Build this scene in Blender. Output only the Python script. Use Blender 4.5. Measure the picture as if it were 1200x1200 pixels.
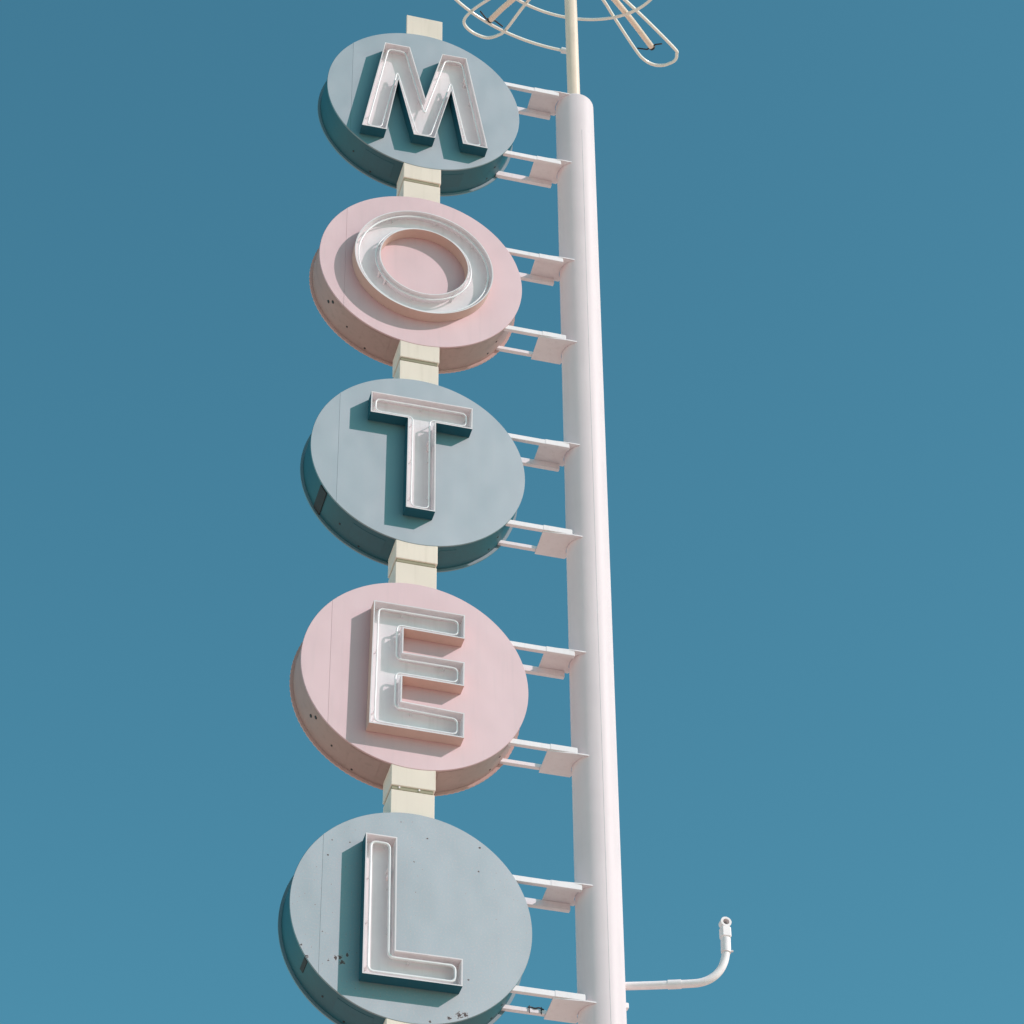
import bpy, math, random
from math import sin, cos, pi, radians, sqrt, atan2, hypot
from mathutils import Vector, Matrix

random.seed(7)
for o in list(bpy.data.objects):
    bpy.data.objects.remove(o, do_unlink=True)
S = bpy.context.scene
COL = S.collection

# ------------------------------------------------------------------ camera, sky, sun, exposure
Z0 = 25.33                                   # height of the top disc's centre above the ground
CAM = Vector((-4.8225, -20.1559, -23.7277 + Z0))
AZ, EL, ROLL = radians(15.778), radians(41.2731), radians(-0.6952)
fwd = Vector((sin(AZ) * cos(EL), cos(AZ) * cos(EL), sin(EL)))
rgt = Vector((cos(AZ), -sin(AZ), 0))
upv = rgt.cross(fwd)
r2 = rgt * cos(ROLL) + upv * sin(ROLL)
u2 = -rgt * sin(ROLL) + upv * cos(ROLL)
cd = bpy.data.cameras.new('camera')
cam = bpy.data.objects.new('camera', cd)
COL.objects.link(cam)
cam.matrix_world = Matrix(((r2.x, u2.x, -fwd.x, CAM.x), (r2.y, u2.y, -fwd.y, CAM.y), (r2.z, u2.z, -fwd.z, CAM.z), (0, 0, 0, 1)))
cd.sensor_width = 36
cd.lens = 36 * 3619.63 / 1200
cd.clip_start = 0.1
cd.clip_end = 6000
S.camera = cam

SUN = Vector((1.401, -1.0, 1.232)).normalized()     # towards the sun
sun_el = math.asin(SUN.z)
sun_rot = atan2(SUN.x, SUN.y)
W = bpy.data.worlds.new('World')
S.world = W
W.use_nodes = True
nt = W.node_tree
nt.nodes.clear()
sky = nt.nodes.new('ShaderNodeTexSky')
sky.sky_type = 'NISHITA'
sky.sun_disc = False
sky.sun_elevation = sun_el
sky.sun_rotation = sun_rot
sky.altitude = 400
sky.air_density = 1.0
sky.dust_density = 1.1
sky.ozone_density = 2.0
tint = nt.nodes.new('ShaderNodeMix')
tint.data_type = 'RGBA'
tint.blend_type = 'MULTIPLY'
tint.inputs['Factor'].default_value = 1.0
tint.inputs['B'].default_value = (0.485, 1.055, 0.875, 1)
bg = nt.nodes.new('ShaderNodeBackground')
bg.inputs['Strength'].default_value = 0.15
wo = nt.nodes.new('ShaderNodeOutputWorld')
nt.links.new(sky.outputs['Color'], tint.inputs['A'])
nt.links.new(tint.outputs['Result'], bg.inputs['Color'])
nt.links.new(bg.outputs['Background'], wo.inputs['Surface'])

sl = bpy.data.lights.new('sun', 'SUN')
sl.energy = 3.5
sl.angle = radians(0.53)
sl.color = (1.0, 0.85, 0.87)
so = bpy.data.objects.new('sun', sl)
COL.objects.link(so)
so.rotation_euler = SUN.to_track_quat('Z', 'Y').to_euler()
so.location = (30, -30, 60)

S.view_settings.view_transform = 'Standard'
S.view_settings.look = 'None'
S.view_settings.gamma = 1
S.view_settings.use_curve_mapping = False
S.view_settings.exposure = 0.15
S.render.resolution_x = S.render.resolution_y = 1024
S.cycles.max_bounces = 8
S.cycles.diffuse_bounces = 5


# ------------------------------------------------------------------ materials
def mat(name):
    m = bpy.data.materials.new(name)
    m.use_nodes = True
    n = m.node_tree
    n.nodes.clear()
    out = n.nodes.new('ShaderNodeOutputMaterial')
    p = n.nodes.new('ShaderNodeBsdfPrincipled')
    n.links.new(p.outputs[0], out.inputs[0])
    return m, n, p, out


def node(n, kind, **kw):
    x = n.nodes.new(kind)
    for k, v in kw.items():
        setattr(x, k, v)
    return x


def paint(name, col, rough=0.5, spec=0.5, var=0.06, speck=0.0, gloss=0.0, gloss_rough=0.55, bump=0.05, rust=None,
          grime=0.05, dirt=(0.16, 0.13, 0.10), chalk=0.8):
    """Weathered sign paint: mottled colour, vertical rain streaks, pits and flaked spots, faint sheet-metal waviness."""
    m, n, p, out = mat(name)
    L = n.links.new
    tc = node(n, 'ShaderNodeTexCoord')
    oi = node(n, 'ShaderNodeObjectInfo')
    off = node(n, 'ShaderNodeVectorMath', operation='MULTIPLY_ADD')
    L(oi.outputs['Random'], off.inputs[0])
    off.inputs[1].default_value = (17, 31, 23)
    L(tc.outputs['Object'], off.inputs[2])
    n1 = node(n, 'ShaderNodeTexNoise')
    n1.inputs['Scale'].default_value = 2.3
    n1.inputs['Detail'].default_value = 6
    L(off.outputs[0], n1.inputs['Vector'])
    hsv = node(n, 'ShaderNodeMix', data_type='RGBA', blend_type='MULTIPLY')
    hsv.inputs['Factor'].default_value = 1
    hsv.inputs['A'].default_value = (*col, 1)
    mr = node(n, 'ShaderNodeMapRange')
    mr.inputs['From Min'].default_value = 0.3
    mr.inputs['From Max'].default_value = 0.7
    mr.inputs['To Min'].default_value = 1 - var
    mr.inputs['To Max'].default_value = 1 + var
    L(n1.outputs['Fac'], mr.inputs['Value'])
    L(mr.outputs['Result'], hsv.inputs['B'])
    last = hsv.outputs['Result']
    # rain streaks: noise stretched along Z
    mp = node(n, 'ShaderNodeMapping')
    mp.inputs['Scale'].default_value = (14, 14, 0.9)
    L(off.outputs[0], mp.inputs['Vector'])
    n2 = node(n, 'ShaderNodeTexNoise')
    n2.inputs['Scale'].default_value = 1.6
    n2.inputs['Detail'].default_value = 4
    L(mp.outputs[0], n2.inputs['Vector'])
    st = node(n, 'ShaderNodeMapRange')
    st.inputs['From Min'].default_value = 0.52
    st.inputs['From Max'].default_value = 0.8
    st.inputs['To Max'].default_value = grime * 3
    L(n2.outputs['Fac'], st.inputs['Value'])
    mx = node(n, 'ShaderNodeMix', data_type='RGBA')
    mx.inputs['B'].default_value = (*dirt, 1)
    L(st.outputs['Result'], mx.inputs['Factor'])
    L(last, mx.inputs['A'])
    last = mx.outputs['Result']
    if speck > 0:
        vo = node(n, 'ShaderNodeTexVoronoi')
        vo.inputs['Scale'].default_value = 7.0
        L(off.outputs[0], vo.inputs['Vector'])
        # only a few of the cells carry a speck, and their sizes differ
        sc = node(n, 'ShaderNodeSeparateColor')
        L(vo.outputs['Color'], sc.inputs[0])
        th = node(n, 'ShaderNodeMapRange')
        th.inputs['From Min'].default_value = 1 - speck
        th.inputs['From Max'].default_value = 1
        th.inputs['To Min'].default_value = 0
        th.inputs['To Max'].default_value = 0.085
        L(sc.outputs[0], th.inputs['Value'])
        lt = node(n, 'ShaderNodeMath', operation='LESS_THAN')
        L(vo.outputs['Distance'], lt.inputs[0])
        L(th.outputs['Result'], lt.inputs[1])
        mul = node(n, 'ShaderNodeMath', operation='MULTIPLY')
        L(lt.outputs[0], mul.inputs[0])
        mul.inputs[1].default_value = 0.7
        m3 = node(n, 'ShaderNodeMix', data_type='RGBA')
        m3.inputs['B'].default_value = (0.10, 0.085, 0.08, 1)
        L(mul.outputs[0], m3.inputs['Factor'])
        L(last, m3.inputs['A'])
        last = m3.outputs['Result']
    bare = None
    if rust:
        nz = node(n, 'ShaderNodeTexNoise')
        nz.inputs['Scale'].default_value = 55
        nz.inputs['Detail'].default_value = 6
        L(tc.outputs['Object'], nz.inputs['Vector'])
        tot = None
        for (x, z, rad) in rust:
            dv = node(n, 'ShaderNodeVectorMath', operation='DISTANCE')
            L(tc.outputs['Object'], dv.inputs[0])
            dv.inputs[1].default_value = (x, 0, z)
            fr = node(n, 'ShaderNodeMapRange')
            fr.inputs['From Min'].default_value = 0
            fr.inputs['From Max'].default_value = rad
            fr.inputs['To Min'].default_value = 1
            fr.inputs['To Max'].default_value = 0
            L(dv.outputs['Value'], fr.inputs['Value'])
            if tot is None:
                tot = fr.outputs['Result']
            else:
                ad = node(n, 'ShaderNodeMath', operation='MAXIMUM')
                L(tot, ad.inputs[0])
                L(fr.outputs['Result'], ad.inputs[1])
                tot = ad.outputs[0]
        a2 = node(n, 'ShaderNodeMath', operation='MULTIPLY_ADD')
        L(nz.outputs['Fac'], a2.inputs[0])
        a2.inputs[1].default_value = 2.6
        L(tot, a2.inputs[2])
        g2 = node(n, 'ShaderNodeMapRange')
        g2.inputs['From Min'].default_value = 1.72
        g2.inputs['From Max'].default_value = 1.95
        L(a2.outputs[0], g2.inputs['Value'])
        bare = g2.outputs['Result']
        h2 = node(n, 'ShaderNodeMapRange')
        h2.inputs['From Min'].default_value = 1.35
        h2.inputs['From Max'].default_value = 1.8
        h2.inputs['To Max'].default_value = 0.4
        L(a2.outputs[0], h2.inputs['Value'])
        hm = node(n, 'ShaderNodeMix', data_type='RGBA')
        hm.inputs['B'].default_value = (0.24, 0.15, 0.11, 1)
        L(h2.outputs['Result'], hm.inputs['Factor'])
        L(last, hm.inputs['A'])
        last = hm.outputs['Result']
        m4 = node(n, 'ShaderNodeMix', data_type='RGBA')
        m4.inputs['B'].default_value = (0.10, 0.07, 0.065, 1)
        L(bare, m4.inputs['Factor'])
        L(last, m4.inputs['A'])
        last = m4.outputs['Result']
    L(last, p.inputs['Base Color'])
    rr = node(n, 'ShaderNodeMapRange')
    rr.inputs['To Min'].default_value = rough - 0.08
    rr.inputs['To Max'].default_value = rough + 0.08
    L(n1.outputs['Fac'], rr.inputs['Value'])
    L(rr.outputs['Result'], p.inputs['Roughness'])
    p.inputs['Specular IOR Level'].default_value = spec
    p.inputs['Diffuse Roughness'].default_value = chalk          # chalky, weathered paint
    n3 = node(n, 'ShaderNodeTexNoise')
    n3.inputs['Scale'].default_value = 1.4
    n3.inputs['Detail'].default_value = 2
    L(off.outputs[0], n3.inputs['Vector'])
    bp = node(n, 'ShaderNodeBump')
    bp.inputs['Strength'].default_value = 1.0
    bp.inputs['Distance'].default_value = bump
    L(n3.outputs['Fac'], bp.inputs['Height'])
    L(bp.outputs['Normal'], p.inputs['Normal'])
    if gloss > 0:
        gl = node(n, 'ShaderNodeBsdfGlossy', distribution='BECKMANN')
        gl.inputs['Color'].default_value = (1.0, 0.95, 0.98, 1)
        gl.inputs['Roughness'].default_value = gloss_rough
        L(bp.outputs['Normal'], gl.inputs['Normal'])
        ms = node(n, 'ShaderNodeMixShader')
        ms.inputs[0].default_value = gloss
        L(p.outputs[0], ms.inputs[1])
        L(gl.outputs[0], ms.inputs[2])
        if bare:
            gm = node(n, 'ShaderNodeMapRange')
            gm.inputs['To Min'].default_value = gloss
            gm.inputs['To Max'].default_value = 0.02
            L(bare, gm.inputs['Value'])
            L(gm.outputs['Result'], ms.inputs[0])
        L(ms.outputs[0], out.inputs[0])
    return m


def plain(name, col, rough=0.5, metal=0.0, spec=0.5):
    m, n, p, out = mat(name)
    L = n.links.new
    tc = node(n, 'ShaderNodeTexCoord')
    nz = node(n, 'ShaderNodeTexNoise')
    nz.inputs['Scale'].default_value = 9
    nz.inputs['Detail'].default_value = 5
    L(tc.outputs['Object'], nz.inputs['Vector'])
    mr = node(n, 'ShaderNodeMapRange')
    mr.inputs['To Min'].default_value = 0.85
    mr.inputs['To Max'].default_value = 1.12
    L(nz.outputs['Fac'], mr.inputs['Value'])
    mx = node(n, 'ShaderNodeMix', data_type='RGBA', blend_type='MULTIPLY')
    mx.inputs['Factor'].default_value = 1
    mx.inputs['A'].default_value = (*col, 1)
    L(mr.outputs['Result'], mx.inputs['B'])
    L(mx.outputs['Result'], p.inputs['Base Color'])
    p.inputs['Roughness'].default_value = rough
    p.inputs['Metallic'].default_value = metal
    p.inputs['Specular IOR Level'].default_value = spec
    return m


BLUE = (0.005, 0.105, 0.122)
PINK = (0.67, 0.385, 0.38)
M_BLUE = paint('blue_sign_paint', BLUE, 0.6, 0.1, 0.05, speck=0.10, gloss=0.26, gloss_rough=0.665, bump=0.02, grime=0.03)
M_BLUE_FLAKED = paint('flaking_blue_sign_paint', BLUE, 0.6, 0.1, 0.05, speck=0.35, gloss=0.26, gloss_rough=0.665, bump=0.02, grime=0.03,
                      rust=[(-0.893, -0.421, 0.022), (-0.842, -0.518, 0.024), (-0.614, -0.495, 0.030), (-0.575, -0.489, 0.034), (-0.561, -0.533, 0.036), (-0.519, -0.456, 0.024),
                            (-0.673, -0.532, 0.012), (-0.722, -0.271, 0.014), (0.391, -0.869, 0.045), (0.439, -0.853, 0.04), (0.315, -0.909, 0.032), (0.158, -0.96, 0.02), (0.468, -0.531, 0.016),
                            (-0.103, 0.898, 0.012), (0.119, 0.773, 0.015), (0.564, 0.761, 0.018), (0.551, 0.52, 0.014), (-0.672, 0.621, 0.011), (-0.526, 0.619, 0.013), (0.009, 0.523, 0.011), (-0.705, 0.467, 0.012)])
M_BLUE_RIM = paint('blue_rim_paint', (0.010, 0.10, 0.13), 0.5, 0.3, 0.12, speck=0.15, gloss=0.03, gloss_rough=0.6, bump=0.015, grime=0.06, dirt=(0.03, 0.05, 0.05))
M_PINK = paint('pink_sign_paint', PINK, 0.6, 0.1, 0.03, speck=0.04, gloss=0.19, gloss_rough=0.665, bump=0.02, grime=0.03)
M_PINK_RIM = paint('pink_rim_paint', (0.47, 0.315, 0.28), 0.55, 0.4, 0.06, speck=0.08, bump=0.015, grime=0.08, dirt=(0.2, 0.15, 0.11))
M_CAN_PINK = paint('salmon_can_paint', (0.66, 0.465, 0.40), 0.5, 0.3, 0.05, bump=0.004, grime=0.03)
M_CAN_BLUE = paint('dark_teal_can_paint', (0.012, 0.10, 0.14), 0.5, 0.3, 0.08, bump=0.004, grime=0.03)
M_FLANGE_PINK = paint('pink_flange_paint', (0.62, 0.40, 0.36), 0.5, 0.4, 0.1, bump=0.004)
M_FLANGE_BLUE = paint('blue_flange_paint', (0.09, 0.19, 0.23), 0.5, 0.6, 0.1, gloss=0.10, gloss_rough=0.665, bump=0.004)
M_INNER = paint('white_can_enamel', (0.84, 0.775, 0.785), 0.7, 0.2, 0.06, bump=0.004, grime=0.05, dirt=(0.33, 0.28, 0.24))
M_CREAM = paint('cream_column_paint', (0.92, 0.79, 0.685), 0.5, 0.4, 0.03, speck=0.03, bump=0.01, grime=0.05, dirt=(0.42, 0.34, 0.22))
M_CREAM_SHADE = paint('shaded_cream_joint', (0.40, 0.345, 0.235), 0.6, 0.3, 0.15, bump=0.01)  # cream underside in the column joints, its shade put into the colour
M_WHITE = paint('white_pole_paint', (0.86, 0.735, 0.745), 0.55, 0.3, 0.025, chalk=0.75, speck=0.0, bump=0.006, grime=0.025, dirt=(0.45, 0.40, 0.36))
M_BAR = paint('white_bracket_paint', (0.82, 0.735, 0.735), 0.5, 0.4, 0.04, chalk=0.1, bump=0.004, grime=0.05, dirt=(0.35, 0.29, 0.24))
M_MAST = paint('ivory_mast_paint', (0.95, 0.77, 0.63), 0.45, 0.4, 0.05, bump=0.004, grime=0.08, dirt=(0.40, 0.33, 0.25))
M_TUBE = plain('milky_neon_glass', (0.76, 0.72, 0.71), 0.3, 0.0, 0.4)
M_RING = plain('ivory_tube_glass', (0.90, 0.81, 0.72), 0.2, 0.0, 0.6)
M_DARK = plain('dark_metal', (0.035, 0.03, 0.03), 0.6, 0.3)
M_SEAM = plain('grey_weld_line', (0.58, 0.52, 0.52), 0.6)
M_STEEL = plain('galvanised_conduit', (0.84, 0.74, 0.73), 0.6, 0.0, 0.3)
M_CONC = plain('concrete', (0.40, 0.38, 0.35), 0.85)


def ground_mat():
    m, n, p, out = mat('sandy_lot')
    L = n.links.new
    tc = node(n, 'ShaderNodeTexCoord')
    a = node(n, 'ShaderNodeTexNoise')
    a.inputs['Scale'].default_value = 0.15
    a.inputs['Detail'].default_value = 8
    L(tc.outputs['Object'], a.inputs['Vector'])
    cr = node(n, 'ShaderNodeValToRGB')
    cr.color_ramp.elements[0].position = 0.3
    cr.color_ramp.elements[0].color = (0.66, 0.475, 0.39, 1)
    cr.color_ramp.elements[1].position = 0.7
    cr.color_ramp.elements[1].color = (0.76, 0.56, 0.46, 1)
    L(a.outputs['Fac'], cr.inputs[0])
    L(cr.outputs[0], p.inputs['Base Color'])
    p.inputs['Roughness'].default_value = 0.95
    return m


M_GROUND = ground_mat()


# ------------------------------------------------------------------ mesh helpers
def link(name, verts, faces, mats, parent=None, smooth=None, fmat=None, loc=None):
    me = bpy.data.meshes.new(name)
    me.from_pydata([tuple(v) for v in verts], [], faces)
    for m in (mats if isinstance(mats, (list, tuple)) else [mats]):
        me.materials.append(m)
    if fmat:
        me.polygons.foreach_set('material_index', fmat)
    if smooth is not None:
        me.polygons.foreach_set('use_smooth', [True] * len(me.polygons))
        me.set_sharp_from_angle(angle=radians(smooth))
    me.update()
    o = bpy.data.objects.new(name, me)
    COL.objects.link(o)
    if parent:
        o.parent = parent
    if loc:
        o.location = loc
    return o


def empty(name, loc, label, cat, group=None):
    o = bpy.data.objects.new(name, None)
    o.empty_display_size = 0.3
    COL.objects.link(o)
    o.location = loc
    o['label'] = label
    o['category'] = cat
    if group:
        o['group'] = group
    return o


def box(x0, x1, y0, y1, z0, z1, b=0.0):
    """A box, its edges chamfered by b."""
    if b <= 0:
        v = [(x, y, z) for x in (x0, x1) for y in (y0, y1) for z in (z0, z1)]
        return v, [(0, 1, 3, 2), (4, 6, 7, 5), (0, 4, 5, 1), (2, 3, 7, 6), (0, 2, 6, 4), (1, 5, 7, 3)]
    import bmesh
    bm = bmesh.new()
    vv = [bm.verts.new((x, y, z)) for x in (x0, x1) for y in (y0, y1) for z in (z0, z1)]
    for f in [(0, 1, 3, 2), (4, 6, 7, 5), (0, 4, 5, 1), (2, 3, 7, 6), (0, 2, 6, 4), (1, 5, 7, 3)]:
        bm.faces.new([vv[i] for i in f])
    bmesh.ops.bevel(bm, geom=bm.edges[:], offset=b, segments=1, affect='EDGES')
    bm.verts.index_update()
    v = [tuple(q.co) for q in bm.verts]
    f = [tuple(q.index for q in g.verts) for g in bm.faces]
    bm.free()
    return v, f


def lathe(profile, seg=96, axis='Y', mod=None):
    """Closed surface of revolution from (radius, height) pairs; the first and last pair may sit on the axis."""
    v, f = [], []
    rings = []
    for (r, h) in profile:
        if r < 1e-6:
            rings.append([len(v)])
            v.append((0, h, 0) if axis == 'Y' else (0, 0, h))
        else:
            ids = []
            for k in range(seg):
                a = 2 * pi * k / seg
                rr = r + (mod(k, r) if mod else 0)
                ids.append(len(v))
                v.append((rr * cos(a), h, rr * sin(a)) if axis == 'Y' else (rr * cos(a), rr * sin(a), h))
            rings.append(ids)
    for A, B in zip(rings, rings[1:]):
        for k in range(seg):
            k2 = (k + 1) % seg
            if len(A) == 1:
                f.append((A[0], B[k], B[k2]))
            elif len(B) == 1:
                f.append((A[k], B[0], A[k2]))
            else:
                f.append((A[k], B[k], B[k2], A[k2]))
    return v, f


def sweep(path, r, seg=10, closed=False):
    """Round tube along a polyline, with parallel-transported frames."""
    P = [Vector(p) for p in path]
    n = len(P)
    rad = r if isinstance(r, (list, tuple)) else [r] * n
    T = []
    for i in range(n):
        a = P[(i - 1) % n] if (closed or i > 0) else P[i]
        b = P[(i + 1) % n] if (closed or i < n - 1) else P[i]
        T.append((b - a).normalized())
    ref = Vector((0, 0, 1)) if abs(T[0].z) < 0.9 else Vector((1, 0, 0))
    N = (ref - T[0] * ref.dot(T[0])).normalized()
    v, f = [], []
    for i in range(n):
        N = (N - T[i] * N.dot(T[i])).normalized()
        B = T[i].cross(N)
        for k in range(seg):
            a = 2 * pi * k / seg
            v.append(P[i] + (N * cos(a) + B * sin(a)) * rad[i])
    m = n if closed else n - 1
    for i in range(m):
        j = (i + 1) % n
        # align the closing ring so the tube does not twist
        sh = 0
        if closed and j == 0:
            best = 1e9
            for s in range(seg):
                d = (v[i * seg] - v[s]).length
                if d < best:
                    best, sh = d, s
        for k in range(seg):
            k2 = (k + 1) % seg
            f.append((i * seg + k, i * seg + k2, j * seg + (k2 + sh) % seg, j * seg + (k + sh) % seg))
    if not closed:
        f.append(tuple(range(seg - 1, -1, -1)))
        f.append(tuple((n - 1) * seg + k for k in range(seg)))
    return v, f


def merge(*parts):
    v, f = [], []
    for a, b in parts:
        o = len(v)
        v += list(a)
        f += [tuple(i + o for i in q) for q in b]
    return v, f


def area(P):
    return 0.5 * sum(P[i][0] * P[(i + 1) % len(P)][1] - P[(i + 1) % len(P)][0] * P[i][1] for i in range(len(P)))


def inset(P, d):
    """Offset a counter-clockwise polygon inwards by d with mitred corners."""
    out = []
    n = len(P)
    for i in range(n):
        a, b, c = Vector(P[i - 1]), Vector(P[i]), Vector(P[(i + 1) % n])
        e1, e2 = (b - a).normalized(), (c - b).normalized()
        n1, n2 = Vector((-e1.y, e1.x)), Vector((-e2.y, e2.x))
        k = 1 + n1.dot(n2)
        out.append(tuple(b + (n1 + n2) * (d / max(k, 0.12))))
    return out


def fillet(P, r, steps=5):
    out = []
    n = len(P)
    for i in range(n):
        a, b, c = Vector(P[i - 1]), Vector(P[i]), Vector(P[(i + 1) % n])
        u, w = (a - b), (c - b)
        t = min(r, u.length * 0.45, w.length * 0.45)
        p0, p1 = b + u.normalized() * t, b + w.normalized() * t
        for k in range(steps + 1):
            s = k / steps
            out.append(tuple(p0 * (1 - s) ** 2 + b * (2 * s * (1 - s)) + p1 * s * s))
    return out


def resample(P, step):
    out = []
    n = len(P)
    for i in range(n):
        a, b = Vector(P[i]), Vector(P[(i + 1) % n])
        k = max(1, int((b - a).length / step))
        for j in range(k):
            out.append(tuple(a + (b - a) * (j / k)))
    return out


# ------------------------------------------------------------------ the setting
v, f = [(-3000, -3000, 0), (3000, -3000, 0), (3000, 3000, 0), (-3000, 3000, 0)], [(0, 1, 2, 3)]
g = link('ground', v, f, M_GROUND)
g['kind'] = 'structure'

# ------------------------------------------------------------------ the white pole
PX, PY, PR = 1.649, 0.185, 0.196
POLE_TOP = Z0 + 0.60
LEAN = 0.0022                                # the pole leans very slightly
pole = empty('sign_pole', (PX - LEAN * Z0, PY, 0), 'tall thick white round steel pole carrying all the discs', 'pole')
pole.rotation_euler = (0, LEAN, 0)
prof = [(0, 0.0), (PR, 0.0)] + [(PR, z) for z in (4, 8, 12, 16, 20, 24)]
cap = 0.05
prof += [(PR, POLE_TOP - cap)] + [(PR - cap * (1 - cos(t)), POLE_TOP - cap + cap * sin(t)) for t in [pi / 2 * k / 6 for k in range(1, 7)]] + [(0, POLE_TOP)]
v, f = lathe(prof, 96, 'Z')
link('shaft', v, f, M_WHITE, pole, 35)
a0 = atan2(-0.196, 0.012)
v, f = [], []
for z in (0.4, Z0 + 0.02):
    for da in (-0.014, 0.014):
        for rr in (PR - 0.01, PR + 0.0015):
            v.append((rr * cos(a0 + da), rr * sin(a0 + da), z))
f = [(0, 1, 3, 2), (4, 6, 7, 5), (1, 5, 7, 3), (0, 2, 6, 4), (0, 4, 5, 1), (2, 3, 7, 6)]
link('weld_seam', v, f, M_SEAM, pole)
v, f = lathe([(0, 0.004), (0.42, 0.004), (0.42, 0.035), (0.40, 0.045), (PR + 0.002, 0.045)], 48, 'Z')
link('base_flange', v, f, M_BAR, pole, 35)

# ------------------------------------------------------------------ the round letter discs
DZ = [0.0, -2.4546, -4.9179, -7.3815, -9.8389]
T_DISC = 0.35
LETTER_D = 0.12
SEAM_X = -0.745

LET = {
    'M': [[(-0.443, 0.625), (-0.182, 0.63), (-0.012, -0.115), (0.157, 0.625), (0.414, 0.635), (0.634, -0.672), (0.378, -0.672), (0.254, 0.088),
           (0.092, -0.672), (-0.126, -0.68), (-0.295, 0.10), (-0.404, -0.684), (-0.653, -0.69)]],
    'T': [[(-0.48, 0.64), (0.476, 0.65), (0.472, 0.39), (0.130, 0.388), (0.130, -0.69), (-0.138, -0.69), (-0.133, 0.39), (-0.482, 0.385)]],
    'E': [[(-0.405, 0.642), (0.405, 0.642), (0.402, 0.378), (-0.138, 0.384), (-0.139, 0.12), (0.402, 0.12), (0.398, -0.138), (-0.142, -0.135),
           (-0.144, -0.405), (0.401, -0.428), (0.398, -0.69), (-0.42, -0.685)]],
    'L': [[(-0.421, 0.655), (-0.160, 0.655), (-0.154, -0.425), (0.391, -0.42), (0.389, -0.675), (-0.421, -0.682)]],
}


def circ(r, n, rev=False):
    P = [(r * cos(2 * pi * k / n), r * sin(2 * pi * k / n)) for k in range(n)]
    return P[::-1] if rev else P


LET['O'] = [circ(0.682, 96), circ(0.43, 72, True)]
WALL = 0.011


def letter(ch, parent, m_out):
    loops = []
    for P in LET[ch]:
        hole = (ch == 'O' and len(loops) == 1)
        if not hole and area(P) < 0:
            P = P[::-1]
        loops.append(P)
    v, f, fm = [], [], []
    inner = []
    for P in loops:
        Q = inset(P, WALL)
        inner.append(Q)
        n = len(P)
        base = len(v)
        # rows: outer at the disc, outer at the front, inner at the front, inner at the disc
        for (L, y) in ((P, -0.002), (P, -LETTER_D), (Q, -LETTER_D), (Q, -0.006)):
            v += [(x, y, z) for (x, z) in L]
        for i in range(n):
            j = (i + 1) % n
            for row, mi in ((0, 0), (1, 1), (2, 1)):
                f.append((base + row * n + i, base + row * n + j, base + (row + 1) * n + j, base + (row + 1) * n + i))
                fm.append(mi)
    can = link('letter', v, f, [m_out, M_INNER], parent, 30 if ch == 'O' else None, fm)
    can['label'] = 'open white channel letter %s with bare glass tubing inside' % ch
    # back of the can
    if ch == 'O':
        n = 96
        A, B = circ(0.682 - WALL, n), circ(0.43 + WALL, n)
        v = [(x, -0.008, z) for x, z in A] + [(x, -0.008, z) for x, z in B]
        f = [(i, (i + 1) % n, n + (i + 1) % n, n + i) for i in range(n)]
    else:
        v = [(x, -0.008, z) for x, z in inner[0]]
        f = [tuple(range(len(v)))]
    link('back_panel', v, f, M_INNER, can)
    # glass tubing: an outline a little inside the walls
    TY = -0.082
    rad = 0.0125 if ch == 'L' else 0.0088
    if ch == 'O':
        paths = [circ(0.638, 96), circ(0.470, 84)]
    else:
        paths = [fillet(inset(loops[0], 0.052), 0.052)]
    for P in paths:
        v, f = sweep([(x, TY, z) for x, z in P], rad, 10, True)
        link('neon_tube', v, f, M_TUBE, can, 60)
        # glass stand-offs and the dark electrode stubs where the tube turns into the can
        R = resample(P, 0.02)
        n = len(R)
        for k in range(0, n, max(12, n // 9)):
            x, z = R[k]
            v, f = sweep([(x, -0.008, z), (x, TY + rad, z)], 0.006, 6)
            link('tube_support', v, f, M_TUBE, can, 60)
        k = int(n * 0.58)
        for q in (0, 3):
            x, z = R[(k + q) % n]
            v, f = sweep([(x, -0.008, z), (x, TY, z)], rad * 1.25, 8)
            link('electrode', v, f, M_STEEL, can, 60)
    return can


def patch(a0, a1, y0, y1, r0, r1, n=12):
    """A curved plate lying on the rim, from angle a0 to a1 (degrees) and depth y0 to y1."""
    v, f = [], []
    for k in range(n + 1):
        a = radians(a0 + (a1 - a0) * k / n)
        for (r, y) in ((r0, y0), (r1, y0 + 0.003), (r1, y1 - 0.003), (r0, y1)):
            v.append((r * cos(a), y, r * sin(a)))
    for k in range(n):
        for q in range(3):
            f.append((k * 4 + q, k * 4 + q + 1, (k + 1) * 4 + q + 1, (k + 1) * 4 + q))
    f.append((0, 3, 2, 1))
    f.append((n * 4, n * 4 + 1, n * 4 + 2, n * 4 + 3))
    return v, f


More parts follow.
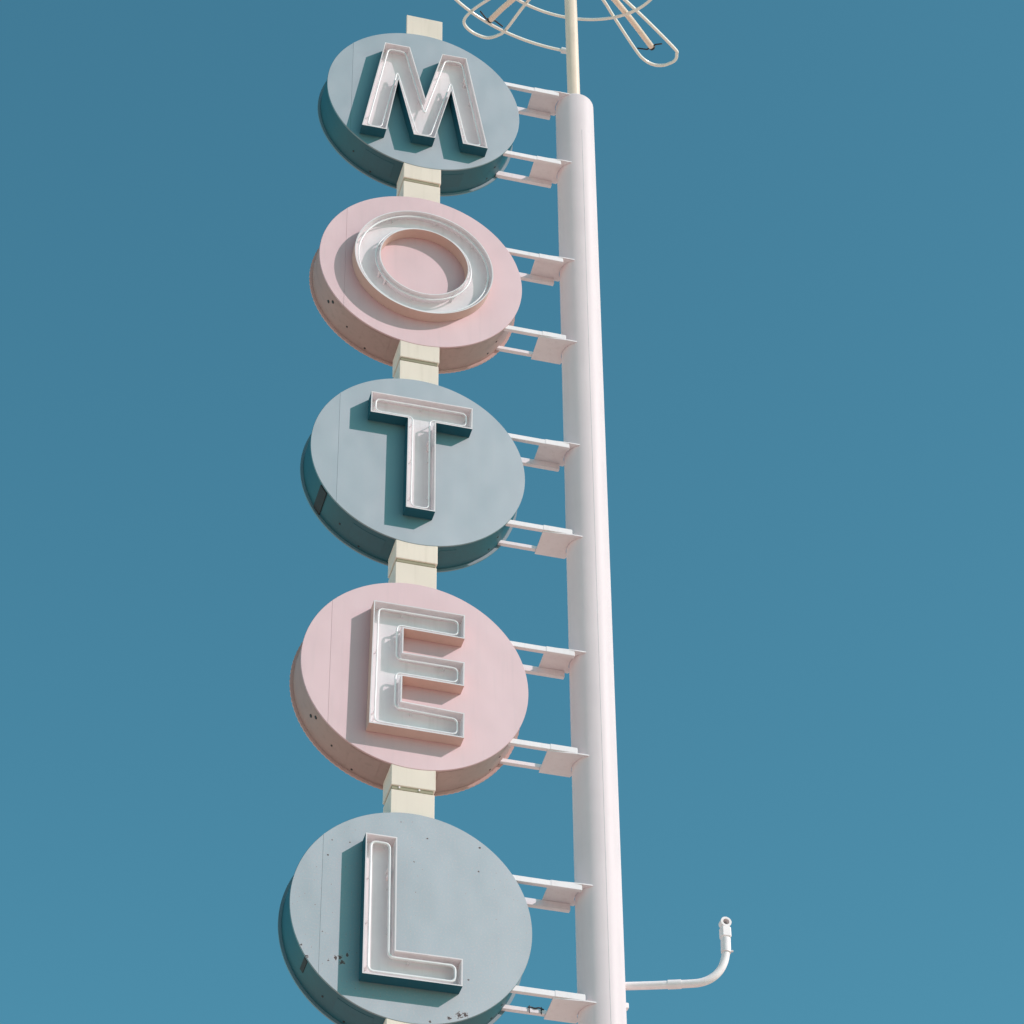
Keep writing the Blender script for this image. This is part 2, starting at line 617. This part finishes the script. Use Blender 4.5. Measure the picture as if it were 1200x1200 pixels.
def face_panel(x0, x1, y):
    """The slice of the unit disc between two vertical cuts, as a thin bevelled plate whose front lies at depth y."""
    def outline(r):
        P = []
        lo, hi = max(x0, -r), min(x1, r)
        n = 160
        for k in range(n):
            a = 2 * pi * k / n
            x, z = r * cos(a), r * sin(a)
            if lo - 1e-9 <= x <= hi + 1e-9:
                P.append((a, x, z))
        for xc in (x0, x1):
            if -r < xc < r:
                h = sqrt(r * r - xc * xc)
                for z in (h, -h):
                    P.append((atan2(z, xc) % (2 * pi), xc, z))
        P.sort()
        return [(p[1], p[2]) for p in P]
    A = outline(1.0)
    cx = sum(p[0] for p in A) / len(A)
    B = [(x * 0.997 if abs(hypot(x, z) - 1) < 1e-4 and abs(x - x0) > 1e-6 and abs(x - x1) > 1e-6 else x, z * 0.997) for x, z in A]
    n = len(A)
    v = [(x, y, z) for x, z in B] + [(x, y + 0.004, z) for x, z in A] + [(x, y + 0.014, z) for x, z in A]
    f = [tuple(range(n))]
    for i in range(n):
        j = (i + 1) % n
        f.append((i, n + i, n + j, j))
        f.append((n + i, 2 * n + i, 2 * n + j, n + j))
    return v, f


def spot_plate(a, y, r, s):
    """A short round plug standing on the rim at angle a (degrees)."""
    c = Vector((cos(radians(a)), 0, sin(radians(a))))
    p = c * r + Vector((0, y, 0))
    return sweep([p - c * 0.01, p + c * 0.005], s, 10)


DESC = {
    'M': ('round pale blue disc with white channel letter M, topmost of the sign', M_BLUE, M_BLUE_RIM, M_CAN_BLUE),
    'O': ('round pink disc with white ring shaped letter O, second from the top', M_PINK, M_PINK_RIM, M_CAN_PINK),
    'T': ('round pale blue disc with white letter T, between the two pink discs', M_BLUE, M_BLUE_RIM, M_CAN_BLUE),
    'E': ('round pink disc with white letter E, between two pale blue discs', M_PINK, M_PINK_RIM, M_CAN_PINK),
    'L': ('round pale blue disc with white letter L and flaked rusty spots, lowest in view', M_BLUE_FLAKED, M_BLUE_RIM, M_CAN_BLUE),
}
for i, ch in enumerate('MOTEL'):
    lab, mf, mrim, mcan = DESC[ch]
    pink = ch in 'OE'
    d = empty('sign_disc', (0, 0, Z0 + DZ[i]), lab, 'sign', 'letter discs spelling MOTEL')
    # drum: rim wall, wider flange at the back, back plate
    fl = 1.021
    md = (lambda k, r: (0.0015 if k % 4 < 2 else -0.0015) if r > 1.01 else 0) if pink else None
    v, f = lathe([(0, 0.016), (0.990, 0.016), (0.994, 0.018), (0.994, T_DISC - 0.001), (0, T_DISC - 0.001)], 160, 'Y')
    link('drum', v, f, mrim, d, 30)
    v, f = lathe([(0.995, T_DISC - 0.016), (fl, T_DISC - 0.016), (fl, T_DISC), (0.995, T_DISC), (0.995, T_DISC - 0.016)],
                 480 if pink else 160, 'Y', md)
    link('back_flange', v, f, M_FLANGE_PINK if pink else M_FLANGE_BLUE, d, 30)
    for (x0, x1, y) in ((-1.01, SEAM_X - 0.0006, 0.0012), (SEAM_X + 0.0006, 1.01, 0.0)):
        v, f = face_panel(x0, x1, y)
        link('face_panel', v, f, mf, d)
    letter(ch, d, mcan)
    # hatches in the rim either side of the column
    for (a, b) in ((-125 + 3 * (i % 2), -106), (-77, -64 - 2 * (i % 3))):
        v, f = patch(a, b, 0.07 if not pink else 0.03, 0.25, 0.990, 0.9975)
        link('rim_hatch', v, f, mrim, d, 30)
    if pink:
        for (a, y) in ((-146.5, 0.10), (-150, 0.155)):  # two holes in the rim, drawn as dark discs with their shade as colour
            v, f = spot_plate(a, y, 0.992, 0.017)
            link('rim_hole', v, f, M_DARK, d, 40)
        for a in (-112, -68.5):
            v, f = patch(a, a + 0.35, 0.05, 0.17, 0.992, 0.9965, 2)
            link('joint_strip', v, f, M_DARK, d)
    for a, y in ((-38, 0.16), (-43, 0.27), (-118, 0.30), (-132, 0.20)):
        v, f = spot_plate(a, y, 0.992, 0.010)
        link('rim_bolt', v, f, M_DARK, d, 40)
    if ch == 'T':
        v, f = patch(-152, -146, 0.03, 0.345, 0.992, 1.004, 6)
        o = link('hinge_flap', v, f, M_DARK, d, 30)
        o['label'] = 'dark strap over the rim'
    if ch == 'L':
        v, f = patch(-149, -146.5, 0.03, 0.20, 0.992, 0.999, 4)
        o = link('rim_strap', v, f, M_DARK, d, 30)

# ------------------------------------------------------------------ cream column running between the discs
column = empty('cream_column', (0, 0.15, Z0 - 11.3), 'square cream column segments linking the round discs, left of white pole', 'column')
cz = Z0 - 11.3
C0, C1, CY0, CY1 = -0.193, 0.187, 0.004, 0.305


def seg_mesh(z0, z1):
    return box(C0, C1, CY0 - 0.15, CY1 - 0.15, z0 - cz, z1 - cz, 0.005)


half = sqrt(1 - 0.19 ** 2) * 0.96
SPL = 1.205
v, f = box(C0, C1, CY0 - 0.15, CY0 + 0.028 - 0.15, Z0 + half - cz, Z0 + 1.283 - cz, 0.004)
link('column_segment', v, f, M_CREAM, column)
for i in range(5):
    zb = Z0 + DZ[i] - half
    zs = Z0 + DZ[i] - SPL
    v, f = seg_mesh(zs + 0.016, zb)
    link('column_segment', v, f, M_CREAM, column)
    zt = Z0 + DZ[i + 1] + half if i < 4 else cz
    # lower segment sits slightly further back so the joint's core shows, coloured as cream in shade
    v, f = box(C0 + 0.004, C1 - 0.004, CY0 + 0.016 - 0.15, CY1 - 0.155, zt - cz, zs - 0.016 - cz, 0.004)
    link('column_segment', v, f, M_CREAM, column)
    v, f = box(C0 + 0.012, C1 - 0.018, CY0 + 0.012 - 0.15, CY1 - 0.165, zs - 0.0165 - cz, zs + 0.0165 - cz, 0.0)
    link('joint_core', v, f, M_CREAM_SHADE, column)
    for bx in ((-0.12, 0.05) if i == 3 else ()):
        v, f = sweep([(bx, CY0 + 0.014 - 0.15, zs - cz + 0.002), (bx, CY0 + 0.004 - 0.15, zs - cz + 0.002)], 0.008, 8)
        link('bolt', v, f, M_STEEL, column)

# ------------------------------------------------------------------ brackets from the discs to the pole
NAMES = 'MOTEL'


def bracket(i, up):
    ch = NAMES[i]
    top_plate = up or i == 0
    zc = 0.528 if up else (-0.512 if i == 0 else -0.532)
    z = Z0 + DZ[i] + zc
    lab = '%s white steel bracket joining the %s disc with letter %s to the pole' % ('upper' if up else 'lower', 'pink' if ch in 'OE' else 'pale blue', ch)
    b = empty('disc_bracket', (1.4, 0.17, z), lab, 'bracket', 'white brackets between discs and pole')
    ox, oy = 1.4, 0.17
    j = lambda s=0.006: random.uniform(-s, s)
    xs = sqrt(1 - (abs(zc) + 0.02) ** 2) * 0.985
    xe = 1.437 + j()
    v, f = box(xs - ox, xe - ox, 0.016 - oy, 0.056 - oy, -0.027, 0.027, 0.003)
    link('front_bar', v, f, M_BAR, b)
    # short splice plate on the bar's face
    v, f = box(1.19 + j(0.02) - ox, xe - 0.003 - ox, 0.0138 - oy, 0.0158 - oy, -0.025, 0.030, 0.0)
    link('splice_plate', v, f, M_BAR, b)
    if top_plate:
        v, f = box(xs - ox, 1.425 + j() - ox, 0.305 - oy, 0.348 - oy, -0.040, 0.0265, 0.003)
        link('rear_bar', v, f, M_BAR, b)
        pz0, pz1, yr = 0.0275, 0.037, 0.335
    else:
        v, f = box(xs - ox, 1.43 + j() - ox, 0.300 - oy, 0.340 - oy, -0.020, 0.020, 0.003)
        link('rear_bar', v, f, M_BAR, b)
        pz0, pz1, yr = -0.038, -0.0275, 0.348
    # gusset plate, cut round the pole
    px = PX + LEAN * (DZ[i] + zc)
    xl = 1.172 + j(0.008)
    P = [(xl, 0.03), (1.44, 0.008), (px - 0.101, 0.008)]
    rr = PR + 0.004
    a_s = atan2(0.014 - PY, -0.099)
    a_e = atan2(0.305 - PY, -0.155) - 2 * pi if atan2(0.305 - PY, -0.155) > 0 else atan2(0.305 - PY, -0.155)
    for k in range(13):
        a = a_s + (a_e - a_s) * k / 12
        P.append((px + rr * cos(a), PY + rr * sin(a)))
    P += [(px - 0.174, yr), (xl + 0.012, yr)]
    n = len(P)
    v = [(x - ox, y - oy, pz0) for x, y in P] + [(x - ox, y - oy, pz1) for x, y in P]
    f = [tuple(range(n - 1, -1, -1)), tuple(range(n, 2 * n))] + [(q, (q + 1) % n, n + (q + 1) % n, n + q) for q in range(n)]
    link('gusset_plate', v, f, M_BAR, b)
    if i == 4 and not up:
        v, f = sweep([(x - ox, 0.296 - oy + 0.004 * sin(x * 60), 0.024 + 0.004 * sin(x * 90)) for x in [1.04 + 0.011 * k for k in range(13)]], 0.007, 6)
        o = link('wire_tie', v, f, M_DARK, b)
        for x in (1.05, 1.15):
            v, f = sweep([(x - ox, 0.292 - oy, 0.036), (x - ox, 0.292 - oy, -0.03)], 0.004, 6)
            link('wire_tie', v, f, M_DARK, b)
    return b


for i in range(5):
    bracket(i, True)
    bracket(i, False)

# ------------------------------------------------------------------ mast and starburst ornament on top of the pole
HUB = Vector((PX, PY, Z0 + 3.05))
orn = empty('rooftop_ornament', (PX, PY, POLE_TOP), 'ivory mast with looped starburst tubing standing on top of the pole', 'ornament')
O0 = Vector((PX, PY, POLE_TOP))
v, f = lathe([(0, 0.001), (0.066, 0.001), (0.066, 3.9), (0.05, 3.93), (0, 3.94)], 32, 'Z')
link('mast', v, f, M_MAST, orn, 35)
ta, tb = -0.16, 0.28
nn = Vector((-ta, -tb, 1)).normalized()
ex = Vector((1, 0, ta)).normalized()
ey = nn.cross(ex)


def W2(r, deg, up=0.0):
    a = radians(deg)
    return HUB + ex * (r * cos(a)) + ey * (r * sin(a)) + nn * up - O0


hub_v, hub_f = lathe([(0, -0.12), (0.12, -0.10), (0.15, 0), (0.12, 0.10), (0, 0.12)], 24, 'Z')
hv = [Vector(p) + HUB - O0 for p in hub_v]
link('hub', hv, hub_f, M_MAST, orn, 40)


def loop_path(pts, closed_steps=6):
    """Smooth a polyline with Catmull-Rom."""
    P = [Vector(p) for p in pts]
    out = []
    for i in range(len(P) - 1):
        p0, p1, p2, p3 = P[max(i - 1, 0)], P[i], P[i + 1], P[min(i + 2, len(P) - 1)]
        for k in range(closed_steps):
            t = k / closed_steps
            out.append(0.5 * ((2 * p1) + (p2 - p0) * t + (2 * p0 - 5 * p1 + 4 * p2 - p3) * t * t + (3 * p1 - p0 - 3 * p2 + p3) * t ** 3))
    out.append(P[-1])
    return out


PETALS = [
    ([(0.14, 39), (0.766, 46.1), (1.047, 47.6), (1.661, 48.7), (1.843, 48.1), (1.95, 46.2), (1.993, 43.5), (1.99, 40.5), (1.965, 37.8), (1.885, 35.3), (1.746, 33.8), (0.871, 29.9), (0.14, 22)],
     [(0.10, 34), (0.817, 36.8), (1.664, 41.5)]),
    ([(0.14, 125), (1.10, 119.6), (1.365, 119.5), (1.653, 118.6), (1.85, 117.1), (1.94, 115), (1.98, 111.8), (1.975, 108.3), (1.93, 105.4), (1.80, 103.4), (1.632, 102.6), (0.994, 104.0), (0.14, 100)],
     [(0.10, 112), (1.14, 111.5), (1.621, 110.3)]),
]
for loop, rod in PETALS:
    # a petal: the central rod, with the tube loop and its end clamp as its pieces
    v, f = sweep(loop_path([W2(r, a) for r, a in rod], 4), 0.033, 10)
    ro = link('petal_rod', v, f, M_MAST, orn, 50)
    v, f = sweep(loop_path([W2(r, a) for r, a in loop], 5), 0.019, 8)
    link('tube_loop', v, f, M_RING, ro, 60)
    r, a = rod[-1]
    v, f = sweep([W2(r - 0.004, a), W2(r + 0.022, a)], 0.035, 10)
    link('end_cap', v, f, M_DARK, ro, 40)
    v, f = sweep([W2(r - 0.02, a - 5.6, -0.02), W2(r - 0.01, a - 2, 0.01), W2(r, a + 2, -0.02), W2(r - 0.03, a + 6, 0.0)], 0.009, 6)
    link('clamp_wire', v, f, M_DARK, ro, 60)
v, f = sweep([W2(1.04, a, -0.03) for a in range(-8, 290, 3)], 0.018, 8)
link('inner_ring', v, f, M_RING, orn, 60)
v, f = sweep([W2(1.658, a, -0.03) for a in range(77, 262, 3)], 0.018, 8)
link('outer_ring', v, f, M_RING, orn, 60)
v, f = sweep([W2(1.658, 77, -0.03), W2(1.658, 79.2, -0.03)], 0.036, 8)
link('tube_end_cap', v, f, M_TUBE, orn, 60)

# ------------------------------------------------------------------ conduit arm low on the pole
arm = empty('conduit_arm', (1.84, 0.188, Z0 - 10.093), 'bent white conduit arm sticking out right from the pole, open knuckle at its end', 'pipe')
A0 = Vector((1.84, 0.188, -10.093))
pts = [(1.79, 0.204, -10.09), (2.05, 0.118, -10.092), (2.30, 0.035, -10.09), (2.42, -0.004, -10.08), (2.51, -0.03, -10.035), (2.575, -0.048, -9.96),
       (2.612, -0.058, -9.87), (2.627, -0.062, -9.78), (2.629, -0.063, -9.70)]
v, f = sweep(loop_path([Vector(p) - A0 for p in pts], 6), 0.034, 14)
link('pipe', v, f, M_STEEL, arm, 50)
a, b = Vector((2.16, 0.082, -10.091)) - A0, Vector((2.265, 0.047, -10.09)) - A0
v, f = sweep([a, b], 0.039, 14)
link('coupling', v, f, M_STEEL, arm, 40)
v, f = sweep([Vector((2.627, -0.062, -9.80)) - A0, Vector((2.631, -0.063, -9.665)) - A0], 0.042, 14)
link('collar', v, f, M_STEEL, arm, 40)
v, f = sweep([Vector((2.65, -0.075, -9.79)) - A0, Vector((2.682, -0.088, -9.79)) - A0], 0.009, 8)
link('set_screw', v, f, M_STEEL, arm, 40)
v, f = box(2.589 - A0.x, 2.673 - A0.x, -0.104 - A0.y, -0.022 - A0.y, -9.664 - A0.z, -9.555 - A0.z, 0.012)
link('junction_body', v, f, M_STEEL, arm)
# the knuckle: a short open ring facing the viewer
n = 28
v, f = [], []
kc = Vector((2.634, -0.063, -9.515)) - A0
for (r, y) in ((0.046, 0.030), (0.046, -0.035), (0.027, -0.035), (0.026, 0.03)):
    for k in range(n):
        t = 2 * pi * k / n
        v.append((kc.x + r * cos(t), kc.y + y, kc.z + r * sin(t)))
for row in range(3):
    for k in range(n):
        k2 = (k + 1) % n
        f.append((row * n + k, row * n + k2, (row + 1) * n + k2, (row + 1) * n + k))
f.append(tuple(range(n)))
o = link('knuckle', v, f, M_STEEL, arm, 40)
v, f = [(kc.x + 0.0265 * cos(2 * pi * k / n), kc.y + 0.02, kc.z + 0.0265 * sin(2 * pi * k / n)) for k in range(n)], [tuple(range(n))]
link('knuckle_hole', v, f, M_DARK, arm)
# small stub below the arm
v, f = box(1.805 - A0.x, 1.845 - A0.x, 0.15 - A0.y, 0.20 - A0.y, -10.32 - A0.z, -10.27 - A0.z, 0.004)
link('pole_lug', v, f, M_STEEL, arm)
